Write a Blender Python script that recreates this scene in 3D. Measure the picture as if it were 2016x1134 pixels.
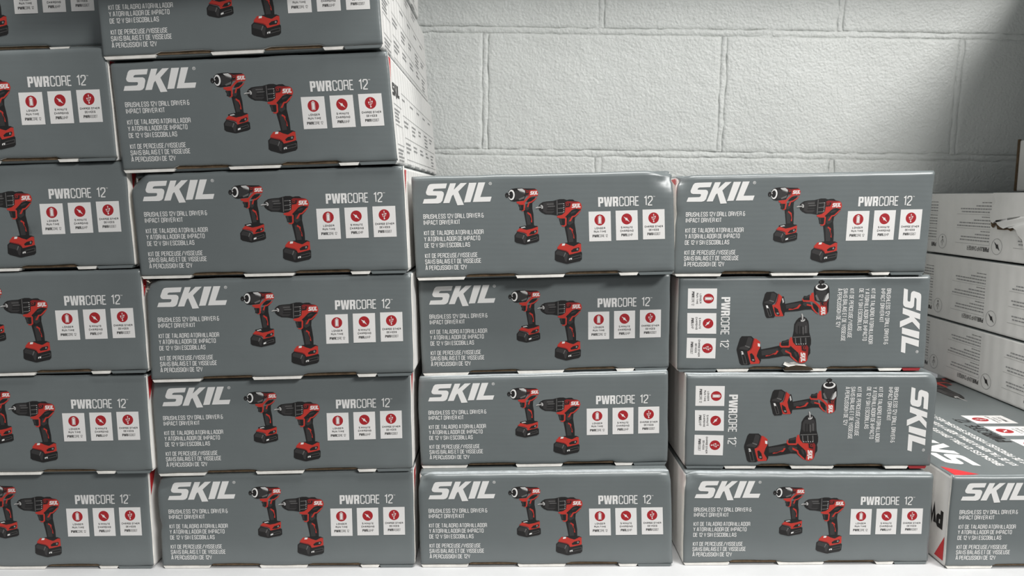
import bpy, math, random
import numpy as np
from mathutils import Vector, Matrix, noise

random.seed(7)
C = bpy.context.scene.collection
for o in list(bpy.data.objects):
    bpy.data.objects.remove(o)

# ------------------------------------------------------------------ camera, world, lights, exposure
ZS = 0.3995                       # camera height above the shelf deck
F_PX, VPX, VPY = 1456.0, 995.0, 385.0
pitch = math.atan((567 - VPY) / F_PX)
yaw = math.atan((1008 - VPX) / F_PX)
cam_d = bpy.data.cameras.new('camera')
cam = bpy.data.objects.new('camera', cam_d)
C.objects.link(cam)
cam.location = (0, 0, ZS)
cam.rotation_euler = (math.pi / 2 - pitch, 0, -yaw)
cam_d.sensor_width = 36
cam_d.lens = 36 * F_PX / 2016
cam_d.clip_start = 0.02
cam_d.dof.use_dof = True
cam_d.dof.focus_distance = 0.80
cam_d.dof.aperture_fstop = 12
bpy.context.scene.camera = cam

w = bpy.data.worlds.new('store_ambient')
bpy.context.scene.world = w
w.use_nodes = True
w.node_tree.nodes['Background'].inputs[0].default_value = (0.95, 0.98, 1.0, 1)
w.node_tree.nodes['Background'].inputs[1].default_value = 0.25


def area(name, loc, target, sx, sy, power, col=(1, 1, 1)):
    l = bpy.data.lights.new(name, 'AREA')
    l.shape = 'RECTANGLE'
    l.size, l.size_y = sx, sy
    l.energy = power
    l.color = col
    o = bpy.data.objects.new(name, l)
    C.objects.link(o)
    o.location = loc
    o.rotation_euler = (Vector(target) - Vector(loc)).to_track_quat('-Z', 'Y').to_euler()
    return o


# the aisle's ceiling fluorescents
area('ceiling_light', (0.30, 0.35, 2.40), (0.30, 0.9, 0.2), 1.4, 0.30, 70, (1.0, 0.99, 0.965))
area('ceiling_light', (2.3, -1.7, 2.5), (0.3, 1.0, 0.4), 1.4, 0.5, 140, (1.0, 0.99, 0.97))

vs = bpy.context.scene.view_settings
vs.view_transform = 'Standard'
vs.look = 'None'
vs.exposure = 0.0
vs.gamma = 1
vs.use_curve_mapping = False


# ------------------------------------------------------------------ materials
def mat(name, col, rough=0.5, spec=0.4, var=0.0, vscale=40, bump=0.0, bscale=200, wave=None, stretch=None):
    m = bpy.data.materials.new(name)
    m.use_nodes = True
    nt = m.node_tree
    b = nt.nodes['Principled BSDF']
    b.inputs['Roughness'].default_value = rough
    b.inputs['Specular IOR Level'].default_value = spec
    b.inputs['Base Color'].default_value = (*col, 1)
    tc = nt.nodes.new('ShaderNodeTexCoord')
    mp = nt.nodes.new('ShaderNodeMapping')
    nt.links.new(tc.outputs['Object'], mp.inputs[0])
    if stretch:
        mp.inputs['Scale'].default_value = stretch
    if var:
        n = nt.nodes.new('ShaderNodeTexNoise')
        n.inputs['Scale'].default_value = vscale
        n.inputs['Detail'].default_value = 5
        n.inputs['Roughness'].default_value = 0.65
        nt.links.new(mp.outputs[0], n.inputs['Vector'])
        r = nt.nodes.new('ShaderNodeValToRGB')
        r.color_ramp.elements[0].position = 0.3
        r.color_ramp.elements[1].position = 0.72
        r.color_ramp.elements[0].color = (*[c * (1 - var) for c in col], 1)
        r.color_ramp.elements[1].color = (*[min(1, c * (1 + var)) for c in col], 1)
        nt.links.new(n.outputs['Fac'], r.inputs[0])
        nt.links.new(r.outputs[0], b.inputs['Base Color'])
    h = None
    if bump:
        n2 = nt.nodes.new('ShaderNodeTexNoise')
        n2.inputs['Scale'].default_value = bscale
        n2.inputs['Detail'].default_value = 4
        nt.links.new(mp.outputs[0], n2.inputs['Vector'])
        bp = nt.nodes.new('ShaderNodeBump')
        bp.inputs['Strength'].default_value = 1
        bp.inputs['Distance'].default_value = bump
        nt.links.new(n2.outputs['Fac'], bp.inputs['Height'])
        nt.links.new(bp.outputs[0], b.inputs['Normal'])
        h = bp
    if wave:
        wscale, wdist, axis = wave
        wv = nt.nodes.new('ShaderNodeTexWave')
        wv.bands_direction = axis
        wv.inputs['Scale'].default_value = wscale
        wv.inputs['Distortion'].default_value = 3.0
        wv.inputs['Detail'].default_value = 2
        wv.inputs['Detail Scale'].default_value = 0.6
        nt.links.new(tc.outputs['Object'], wv.inputs['Vector'])
        bp2 = nt.nodes.new('ShaderNodeBump')
        bp2.inputs['Distance'].default_value = wdist
        nt.links.new(wv.outputs['Fac'], bp2.inputs['Height'])
        if h:
            nt.links.new(h.outputs[0], bp2.inputs['Normal'])
        nt.links.new(bp2.outputs[0], b.inputs['Normal'])
    return m


M = {
    'grey': mat('grey_printed_card', (0.128, 0.145, 0.147), 0.33, 0.6, 0.06, 14, 0.00012, 30, wave=(60, 0.000015, 'Z')),
    'white': mat('white_carton_side', (0.74, 0.73, 0.71), 0.55, 0.35, 0.05, 12, 0.0004, 18, wave=(14, 0.0006, 'Y')),
    'raw': mat('brown_corrugated_edge', (0.115, 0.080, 0.050), 0.9, 0.1, 0.35, 120, 0.0006, 300),
    'edge': mat('white_paper_edge', (0.70, 0.68, 0.64), 0.7, 0.2, 0.12, 90),
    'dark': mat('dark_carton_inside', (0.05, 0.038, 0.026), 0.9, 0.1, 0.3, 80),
    'pwhite': mat('white_ink', (0.70, 0.69, 0.675), 0.5, 0.35),
    'card': mat('white_feature_card_ink', (0.70, 0.685, 0.67), 0.5, 0.35, 0.02, 60),
    'pred': mat('red_ink', (0.34, 0.015, 0.020), 0.45, 0.4),
    'tred': mat('tool_red_ink', (0.44, 0.032, 0.022), 0.45, 0.4),
    'tdred': mat('tool_dark_red_ink', (0.20, 0.014, 0.014), 0.45, 0.4),
    'black': mat('black_ink', (0.012, 0.011, 0.011), 0.45, 0.4),
    'dgrey': mat('charcoal_ink', (0.032, 0.030, 0.030), 0.45, 0.4),
    'mgrey': mat('mid_grey_ink', (0.12, 0.116, 0.113), 0.45, 0.4),
    'lgrey': mat('light_grey_ink', (0.48, 0.47, 0.46), 0.45, 0.4),
    'sgrey': mat('side_text_ink', (0.27, 0.27, 0.27), 0.5, 0.3),
    'red': mat('red_carton_corner', (0.52, 0.030, 0.035), 0.45, 0.4, 0.06, 30),
    'darkred': mat('dark_red_carton_corner', (0.26, 0.02, 0.024), 0.5, 0.4),
    'worn': mat('worn_fold_highlight', (0.34, 0.365, 0.375), 0.4, 0.5, 0.25, 120),  # fold wear plus the top edge's bright highlight, painted into the colour
    'torn': mat('torn_paper', (0.62, 0.56, 0.46), 0.9, 0.1, 0.3, 200, 0.0008, 300),
    'floor': mat('grey_concrete_floor', (0.30, 0.30, 0.29), 0.5, 0.4, 0.12, 3),
    'shelf': mat('white_shelf_deck', (0.50, 0.505, 0.51), 0.45, 0.4, 0.04, 20, 0.0003, 60),
}
WALLCOL = (0.71, 0.73, 0.705)


def wall_mat(name, col):
    m = bpy.data.materials.new(name)
    m.use_nodes = True
    nt = m.node_tree
    b = nt.nodes['Principled BSDF']
    b.inputs['Roughness'].default_value = 0.42
    b.inputs['Specular IOR Level'].default_value = 0.45
    g = nt.nodes.new('ShaderNodeNewGeometry')
    n1 = nt.nodes.new('ShaderNodeTexNoise'); n1.inputs['Scale'].default_value = 230; n1.inputs['Detail'].default_value = 3; n1.inputs['Roughness'].default_value = 0.5
    n2 = nt.nodes.new('ShaderNodeTexNoise'); n2.inputs['Scale'].default_value = 45; n2.inputs['Detail'].default_value = 3
    n3 = nt.nodes.new('ShaderNodeTexNoise'); n3.inputs['Scale'].default_value = 6; n3.inputs['Detail'].default_value = 6
    vo = nt.nodes.new('ShaderNodeTexVoronoi'); vo.inputs['Scale'].default_value = 42
    for n in (n1, n2, n3, vo):
        nt.links.new(g.outputs['Position'], n.inputs['Vector'])
    # small painted-over pits
    pit = nt.nodes.new('ShaderNodeMapRange')
    pit.inputs['From Min'].default_value = 0.0
    pit.inputs['From Max'].default_value = 0.16
    nt.links.new(vo.outputs['Distance'], pit.inputs['Value'])
    a = nt.nodes.new('ShaderNodeMath'); a.operation = 'MULTIPLY_ADD'
    nt.links.new(n2.outputs['Fac'], a.inputs[0]); a.inputs[1].default_value = 0.9
    nt.links.new(n1.outputs['Fac'], a.inputs[2])
    a2 = nt.nodes.new('ShaderNodeMath'); a2.operation = 'MULTIPLY_ADD'
    nt.links.new(pit.outputs[0], a2.inputs[0]); a2.inputs[1].default_value = 0.28
    nt.links.new(a.outputs[0], a2.inputs[2])
    bp = nt.nodes.new('ShaderNodeBump'); bp.inputs['Distance'].default_value = 0.0016
    nt.links.new(a2.outputs[0], bp.inputs['Height'])
    nt.links.new(bp.outputs[0], b.inputs['Normal'])
    r = nt.nodes.new('ShaderNodeValToRGB')
    r.color_ramp.elements[0].position = 0.3; r.color_ramp.elements[1].position = 0.7
    r.color_ramp.elements[0].color = (*[c * 0.94 for c in col], 1)
    r.color_ramp.elements[1].color = (*[c * 1.04 for c in col], 1)
    nt.links.new(n3.outputs['Fac'], r.inputs[0])
    nt.links.new(r.outputs[0], b.inputs['Base Color'])
    return m


M['wall'] = wall_mat('painted_block', WALLCOL)


# ------------------------------------------------------------------ object helpers
def new_mesh(name, verts, faces, mats, fmat=None, smooth=False):
    me = bpy.data.meshes.new(name)
    me.from_pydata([tuple(v) for v in verts], [], faces)
    for m in mats:
        me.materials.append(M[m] if isinstance(m, str) else m)
    if fmat is not None:
        me.polygons.foreach_set('material_index', fmat)
    if smooth:
        me.polygons.foreach_set('use_smooth', [True] * len(me.polygons))
    me.update()
    return me


def obj(name, me, parent=None, loc=(0, 0, 0)):
    o = bpy.data.objects.new(name, me)
    C.objects.link(o)
    o.location = loc
    if parent:
        o.parent = parent
    return o


def thing(name, loc, label, cat, group=None):
    o = bpy.data.objects.new(name, None)
    o.empty_display_size = 0.02
    C.objects.link(o)
    o.location = loc
    o['label'] = label
    o['category'] = cat
    if group:
        o['group'] = group
    return o


# ------------------------------------------------------------------ lettering: a stroke alphabet of squared condensed capitals
c_ = 0.17          # corner chamfer in x (share of glyph width); y chamfer is smaller
q_ = 0.09


def ring(y0, y1, x0=0.0, x1=1.0):
    return [(x0 + c_, y0), (x1 - c_, y0), (x1, y0 + q_), (x1, y1 - q_), (x1 - c_, y1), (x0 + c_, y1), (x0, y1 - q_), (x0, y0 + q_), (x0 + c_, y0)]


GL = {
    'A': (0.50, [[(0, 0), (0.36, 1), (0.64, 1), (1, 0)], [(0.12, 0.27), (0.88, 0.27)]]),
    'B': (0.46, [[(0, 0), (0, 1), (1 - c_, 1), (1, 1 - q_), (1, 0.6), (1 - c_, 0.52), (0, 0.52)], [(1 - c_, 0.52), (1, 0.44), (1, q_), (1 - c_, 0), (0, 0)]]),
    'C': (0.45, [[(1, 0.72), (1, 1 - q_), (1 - c_, 1), (c_, 1), (0, 1 - q_), (0, q_), (c_, 0), (1 - c_, 0), (1, q_), (1, 0.28)]]),
    'D': (0.46, [[(0, 0), (0, 1), (1 - c_, 1), (1, 1 - q_), (1, q_), (1 - c_, 0), (0, 0)]]),
    'E': (0.40, [[(1, 1), (0, 1), (0, 0), (1, 0)], [(0, 0.52), (0.86, 0.52)]]),
    'F': (0.40, [[(1, 1), (0, 1), (0, 0)], [(0, 0.52), (0.86, 0.52)]]),
    'G': (0.46, [[(1, 0.74), (1, 1 - q_), (1 - c_, 1), (c_, 1), (0, 1 - q_), (0, q_), (c_, 0), (1 - c_, 0), (1, q_), (1, 0.5), (0.55, 0.5)]]),
    'H': (0.46, [[(0, 0), (0, 1)], [(1, 0), (1, 1)], [(0, 0.52), (1, 0.52)]]),
    'I': (0.0, [[(0, 0), (0, 1)]]),
    'J': (0.40, [[(1, 1), (1, q_), (1 - c_, 0), (c_, 0), (0, q_), (0, 0.3)]]),
    'K': (0.47, [[(0, 0), (0, 1)], [(1, 1), (0.15, 0.5), (1, 0)], ]),
    'L': (0.38, [[(0, 1), (0, 0), (1, 0)]]),
    'M': (0.64, [[(0, 0), (0, 1), (0.5, 0.3), (1, 1), (1, 0)]]),
    'N': (0.50, [[(0, 0), (0, 1), (1, 0), (1, 1)]]),
    'O': (0.46, [ring(0, 1)]),
    'P': (0.45, [[(0, 0), (0, 1), (1 - c_, 1), (1, 1 - q_), (1, 0.53), (1 - c_, 0.44), (0, 0.44)]]),
    'Q': (0.46, [ring(0, 1), [(0.6, 0.25), (1, -0.05)]]),
    'R': (0.46, [[(0, 0), (0, 1), (1 - c_, 1), (1, 1 - q_), (1, 0.57), (1 - c_, 0.48), (0, 0.48)], [(1 - c_, 0.48), (1, 0.40), (1, 0)]]),
    'S': (0.45, [[(1, 0.74), (1, 1 - q_), (1 - c_, 1), (c_, 1), (0, 1 - q_), (0, 0.62), (c_, 0.52), (1 - c_, 0.5), (1, 0.4), (1, q_), (1 - c_, 0), (c_, 0), (0, q_), (0, 0.27)]]),
    'T': (0.42, [[(0, 1), (1, 1)], [(0.5, 1), (0.5, 0)]]),
    'U': (0.46, [[(0, 1), (0, q_), (c_, 0), (1 - c_, 0), (1, q_), (1, 1)]]),
    'V': (0.50, [[(0, 1), (0.5, 0), (1, 1)]]),
    'W': (0.72, [[(0, 1), (0.24, 0), (0.5, 0.9), (0.76, 0), (1, 1)]]),
    'X': (0.48, [[(0, 0), (1, 1)], [(0, 1), (1, 0)]]),
    'Y': (0.50, [[(0, 1), (0.5, 0.46), (1, 1)], [(0.5, 0.46), (0.5, 0)]]),
    'Z': (0.44, [[(0, 1), (1, 1), (0, 0), (1, 0)]]),
    '1': (0.20, [[(0, 0.84), (1, 1), (1, 0)]]),
    '2': (0.44, [[(0, 0.74), (0, 1 - q_), (c_, 1), (1 - c_, 1), (1, 1 - q_), (1, 0.62), (0, 0.12), (0, 0), (1, 0)]]),
    '5': (0.44, [[(1, 1), (0, 1), (0, 0.56), (1 - c_, 0.58), (1, 0.48), (1, q_), (1 - c_, 0), (c_, 0), (0, q_), (0, 0.22)]]),
    '&': (0.50, [[(1, 0.42), (0.75, 0), (c_, 0), (0, q_), (0, 0.4), (0.3, 0.5), (0.9, 0.5)], [(0.3, 0.5), (0.1, 0.6), (0.1, 0.92), (0.3, 1), (0.65, 1), (0.8, 0.9)]]),
    '/': (0.40, [[(0, -0.05), (1, 1.05)]]),
    'À': (0.50, [[(0, 0), (0.36, 1), (0.64, 1), (1, 0)], [(0.12, 0.27), (0.88, 0.27)], [(0.25, 1.32), (0.6, 1.14)]]),
}


def stroke(pts, t):
    """one polygon strip of width t along pts with mitred joins -> list of quads"""
    p = [np.array(a, float) for a in pts]
    closed = np.allclose(p[0], p[-1]) and len(p) > 2
    n = len(p)
    L, R = [], []
    for i in range(n):
        if closed:
            a = p[i - 1] if i > 0 else p[n - 2]
            b = p[i + 1] if i < n - 1 else p[1]
        else:
            a = p[i - 1] if i > 0 else None
            b = p[i + 1] if i < n - 1 else None
        d1 = None if a is None else (p[i] - a) / (np.linalg.norm(p[i] - a) + 1e-12)
        d2 = None if b is None else (b - p[i]) / (np.linalg.norm(b - p[i]) + 1e-12)
        if d1 is None: d1 = d2
        if d2 is None: d2 = d1
        n1 = np.array([-d1[1], d1[0]]); n2 = np.array([-d2[1], d2[0]])
        m = n1 + n2
        l = np.linalg.norm(m)
        m = n1 if l < 1e-6 else m / l
        k = 1 / max(0.45, float(m @ n1))
        L.append(p[i] + m * t / 2 * k)
        R.append(p[i] - m * t / 2 * k)
    return [[R[i], R[i + 1], L[i + 1], L[i]] for i in range(n - 1)]


def text_len(s, t, gap):
    x = 0
    for ch in s:
        if ch == ' ':
            x += 0.27
        else:
            x += GL[ch][0] + t + gap
    return x - gap


class Art(list):
    """flat print: entries (material, level, polygon) in millimetre-like plane units"""
    def poly(self, m, lv, pts):
        self.append((m, lv, np.array(pts, float)))

    def text(self, m, lv, s, p0, p1, h, t=0.13, gap=0.10, fit=True):
        p0 = np.array(p0, float); p1 = np.array(p1, float)
        d = p1 - p0
        ln = np.linalg.norm(d)
        d = d / ln
        up = np.array([-d[1], d[0]])
        sx = ln / (text_len(s, t, gap)) if fit else h
        x = 0
        for ch in s:
            if ch == ' ':
                x += 0.27
                continue
            gw, sts = GL[ch]
            for k, st in enumerate(sts):
                # scale to real size first so stroke width stays even
                pp = [((x + t / 2) * sx + a * gw * sx, (t / 2 + b * (1 - t)) * h) for a, b in st]
                for si, qd in enumerate(stroke(pp, t * min(h, sx * 1.25))):
                    self.poly(m, lv + 0.12 * k + 0.07 * (si % 7) + 0.01 * si, [p0 + d * v[0] + up * v[1] for v in qd])
            x += gw + t + gap

    def bold_pwr(self, m, lv, p0, p1, h):
        p0 = np.array(p0, float); p1 = np.array(p1, float)
        d = p1 - p0
        ln = np.linalg.norm(d)
        d = d / ln
        up = np.array([-d[1], d[0]])
        B = {'P': (0.60, [[(0, 0), (.40, 0), (.40, 1), (0, 1)], [(.40, 1), (.86, 1), (1, .9), (1, .46), (.86, .36), (.40, .36), (.40, .54), (.61, .54), (.61, .82), (.40, .82)]]),
             'W': (0.98, [[(0, 1), (.25, 1), (.31, .30), (.39, 1), (.61, 1), (.69, .30), (.75, 1), (1, 1), (.87, 0), (.57, 0), (.5, .62), (.43, 0), (.13, 0)]]),
             'R': (0.62, [[(0, 0), (.39, 0), (.39, 1), (0, 1)], [(.39, 1), (.86, 1), (1, .9), (1, .55), (.88, .47), (.98, .40), (1, 0), (.62, 0), (.60, .36), (.39, .38), (.39, .56), (.61, .56), (.61, .82), (.39, .82)]])}
        g = 0.05
        tot = sum(B[c][0] for c in 'PWR') + 2 * g
        sx = ln / tot
        x = 0
        for ch in 'PWR':
            gw, ps = B[ch]
            for q in ps:
                self.poly(m, lv, [p0 + d * (x + a * gw) * sx + up * b * h for a, b in q])
            x += gw + g

    def circle(self, m, lv, c, r, n=24, ry=None):
        ry = ry or r
        self.poly(m, lv, [(c[0] + r * math.cos(a), c[1] + ry * math.sin(a)) for a in [2 * math.pi * i / n for i in range(n)]])

    def line(self, m, lv, pts, t):
        for k, qd in enumerate(stroke(pts, t)):
            self.poly(m, lv + 0.07 * (k % 4), qd)

    def mapped(self, fn):
        a = Art()
        for m, lv, p in self:
            a.append((m, lv, np.array([fn(x) for x in p])))
        return a


def homography(src, dst):
    A, B = [], []
    for (x, y), (u, v) in zip(src, dst):
        A.append([x, y, 1, 0, 0, 0, -u * x, -u * y]); B.append(u)
        A.append([0, 0, 0, x, y, 1, -v * x, -v * y]); B.append(v)
    hh = np.linalg.solve(np.array(A, float), np.array(B, float))
    Hm = np.append(hh, 1).reshape(3, 3)

    def fn(p):
        q = Hm @ np.array([p[0], p[1], 1.0])
        return q[:2] / q[2]
    return fn


def affine3(src, dst):
    S = np.array([[*s, 1] for s in src], float)
    X = np.linalg.solve(S, np.array(dst, float))
    return lambda p: np.array([p[0], p[1], 1.0]) @ X


PW, PH = 270.0, 102.0             # printed end panel, millimetres
CORN = [(0, PH), (PW, PH), (PW, 0), (0, 0)]
h_pan = homography([(807, 348), (1326, 335), (1328, 534), (819, 548)], CORN)     # upright end panel
fT = lambda p: h_pan((815 + p[0] / 5.672, 340 + p[1] / 5.672))
fD = lambda p: h_pan((980 + p[0] / 5.672, 340 + p[1] / 5.672))
fC = lambda p: h_pan((1150 + p[0] / 8.722, 370 + p[1] / 8.722))
h_rot = homography([(100, 70), (1440, 60), (1405, 560), (90, 572)], CORN)        # end panel with turned print

# --- wordmark (drawn in its own y-down units)
LOGO = [
    [(360, 120), (345, 176), (222, 181), (207, 188), (201, 203), (206, 207), (300, 207), (321, 220), (326, 243), (309, 315), (290, 337), (262, 345), (88, 347), (104, 297), (228, 292), (242, 285), (247, 264), (240, 257), (152, 256), (130, 246), (122, 222), (145, 152), (163, 131), (190, 126)],
    [(394, 120), (461, 118), (436, 192), (512, 117), (584, 114), (487, 213), (552, 361), (479, 366), (432, 246), (416, 262), (389, 340), (318, 342)],
    [(608, 114), (692, 112), (626, 330), (552, 334)],
    [(712, 110), (790, 108), (736, 273), (863, 269), (847, 324), (652, 329)],
]


def logo_art(fn, m='pwhite', lv=1.0, reg=True):
    a = Art()
    for p in LOGO:
        a.poly(m, lv, [fn(x) for x in p])
    if reg:
        ri = [(847 + 15 * math.cos(t), 122 + 15 * math.sin(t)) for t in [2 * math.pi * i / 16 for i in range(17)]]
        for qd in stroke(ri, 4):
            a.poly(m, lv, [fn(x) for x in qd])
        for st in ([(842, 130), (842, 115), (851, 115), (851, 122), (843, 122)], [(847, 122), (852, 130)]):
            for k, qd in enumerate(stroke(st, 3)):
                a.poly(m, lv + 0.1, [fn(x) for x in qd])
    return a


def small_logo(a, lv, x0, y0, x1, y1):
    """wordmark on a tool: fitted into the box x0,y0 (top left) - x1,y1"""
    for p in LOGO:
        a.poly('pwhite', lv, [(x0 + (x - 88) / 775 * (x1 - x0), y0 + (y - 108) / 258 * (y1 - y0)) for x, y in p])


LINES = ['BRUSHLESS 12V DRILL DRIVER &', 'IMPACT DRIVER KIT', 'KIT DE TALADRO ATORNILLADOR', 'Y ATORNILLADOR DE IMPACTO',
         'DE 12 V SIN ESCOBILLAS', 'KIT DE PERCEUSE/VISSEUSE', 'SANS BALAIS ET DE VISSEUSE', 'À PERCUSSION DE 12V']
UP_POS = [((97, 522), (777, 503)), ((102, 590), (512, 578)), ((108, 708), (775, 688)), ((110, 775), (738, 758)),
          ((116, 845), (624, 832)), ((122, 962), (710, 946)), ((124, 1030), (751, 1008)), ((128, 1097), (592, 1083))]
ROT_POS = [((1208, 132), (1186, 435)), ((1176, 132), (1165, 315)), ((1122, 132), (1108, 432)), ((1092, 132), (1075, 415)),
           ((1060, 132), (1048, 360)), ((1010, 132), (995, 400)), ((977, 132), (960, 417)), ((946, 132), (934, 343))]


def drill_art():
    a = Art()
    P = a.poly
    P('black', 1, [(745, 480), (800, 430), (890, 400), (935, 400), (900, 465), (862, 505), (858, 560), (868, 620), (880, 700), (882, 780), (900, 795), (768, 805), (780, 775), (765, 690), (750, 620), (748, 600), (770, 560), (770, 510)])
    P('dgrey', 1.5, [(775, 620), (800, 610), (822, 650), (840, 720), (846, 775), (795, 780), (785, 700)])
    P('dgrey', 1.5, [(790, 500), (830, 500), (845, 560), (800, 590), (775, 570)])
    # chuck and clutch
    P('black', 1, [(452, 378), (468, 352), (500, 330), (545, 322), (620, 316), (655, 306), (690, 297), (735, 297), (752, 330), (752, 440), (735, 468), (690, 478), (660, 480), (600, 470), (530, 467), (490, 447), (465, 425), (455, 400)])
    P('dgrey', 1.5, [(505, 345), (545, 330), (625, 326), (630, 440), (605, 456), (540, 455), (505, 435)])
    P('mgrey', 2, [(545, 350), (625, 346), (626, 353), (548, 358)])
    P('mgrey', 2, [(560, 376), (640, 372), (640, 378), (560, 383)])
    P('black', 2, [(550, 392), (645, 388), (645, 402), (552, 406)])
    P('black', 2, [(545, 418), (640, 416), (630, 428), (548, 430)])
    for k in range(6):
        y = 322 + k * 25
        P('mgrey' if k % 2 else 'black', 2, [(672, y), (735, y - 6), (742, y + 2), (674, y + 8)])
    P('mgrey', 2, [(657, 312), (664, 310), (668, 470), (660, 474)])
    for k in range(5):
        P('lgrey', 2.2, [(732 + (k % 2) * 3, 345 + k * 22), (742, 344 + k * 22), (742, 352 + k * 22), (732, 353 + k * 22)])
    P('lgrey', 2, [(470, 365), (492, 362), (504, 380), (503, 402), (482, 404), (494, 390), (488, 374)])
    P('lgrey', 3, [(420, 393), (440, 384), (488, 380), (492, 394), (440, 404), (425, 403)])
    P('mgrey', 3.3, [(424, 399), (445, 393), (490, 388), (492, 394), (440, 404), (425, 403)])
    # upper housing
    P('black', 1.6, [(690, 297), (740, 296), (770, 306), (800, 300), (838, 300), (862, 318), (900, 324), (880, 345), (755, 350), (740, 320)])
    P('tdred', 2, [(752, 335), (775, 320), (905, 325), (928, 342), (850, 350), (815, 400), (756, 400)])
    P('tred', 2.4, [(830, 345), (905, 328), (930, 346), (940, 382), (932, 412), (905, 408), (870, 402), (832, 414), (790, 458), (748, 500), (668, 505), (660, 487), (718, 472), (750, 445), (754, 396), (805, 388)])
    P('tdred', 2.7, [(840, 404), (875, 398), (870, 404), (840, 412)])
    P('black', 2.6, [(756, 345), (812, 342), (804, 380), (758, 388)])
    a.line('tred', 3, [(768, 350), (791, 348), (790, 366), (768, 369), (768, 350)], 4)
    P('black', 3, [(800, 446), (840, 420), (905, 416), (890, 448), (850, 468), (825, 478), (792, 492), (775, 492)])
    P('dgrey', 3.3, [(815, 446), (850, 428), (880, 428), (865, 444), (820, 462)])
    P('tred', 3, [(915, 424), (932, 420), (902, 460), (864, 494), (840, 500), (816, 546), (794, 546), (828, 488), (860, 480)])
    P('tred', 3, [(675, 503), (760, 500), (770, 510), (768, 588), (748, 606), (716, 602), (712, 590), (740, 592), (752, 580), (752, 518), (745, 512), (700, 514)])
    P('black', 3.2, [(682, 516), (750, 515), (750, 583), (735, 591), (700, 580), (694, 548)])
    P('dgrey', 3.5, [(690, 520), (712, 520), (720, 575), (704, 574), (698, 548)])
    P('tred', 3.2, [(805, 612), (838, 634), (842, 656), (832, 650), (852, 700), (857, 738), (847, 736), (838, 690), (820, 640), (798, 630)])
    P('black', 3.5, [(834, 664), (842, 680), (849, 715), (844, 716)])
    small_logo(a, 3.4, 826, 345, 926, 398)
    # battery shoe
    P('black', 3, [(690, 812), (760, 784), (900, 780), (932, 795), (925, 815), (760, 830), (690, 825)])
    P('tred', 3.2, [(690, 808), (702, 794), (765, 795), (800, 812), (850, 826), (905, 794), (930, 798), (934, 880), (905, 896), (850, 908), (800, 918), (790, 897), (760, 880), (664, 862), (668, 834)])
    P('tdred', 3.5, [(668, 850), (760, 868), (790, 886), (788, 894), (760, 880), (664, 862)])
    P('pwhite', 3.6, [(722, 797), (754, 793), (748, 815), (716, 818)])
    P('black', 3.6, [(818, 874), (848, 850), (905, 836), (914, 848), (900, 880), (825, 892)])
    a.line('lgrey', 3.9, [(884, 852), (896, 850), (896, 864), (884, 866), (884, 852)], 3)
    # battery
    P('black', 4, [(640, 882), (665, 858), (760, 880), (790, 900), (800, 920), (930, 885), (942, 896), (940, 970), (920, 990), (780, 1022), (760, 1020), (660, 992), (638, 975)])
    P('dgrey', 4.3, [(652, 886), (670, 870), (756, 890), (732, 936), (650, 914)])
    P('dgrey', 4.3, [(760, 900), (786, 912), (770, 1000), (752, 990), (742, 950)])
    P('mgrey', 4.5, [(752, 894), (764, 896), (742, 944), (734, 940)])
    a.line('mgrey', 4.4, [(800, 960), (835, 942), (930, 918), (930, 948), (800, 980), (800, 960)], 3)
    P('pwhite', 4.6, [(798, 962), (830, 954), (828, 972), (796, 978)])
    P('black', 4.7, [(808, 966), (818, 964), (816, 974), (806, 976)])
    return a


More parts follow.
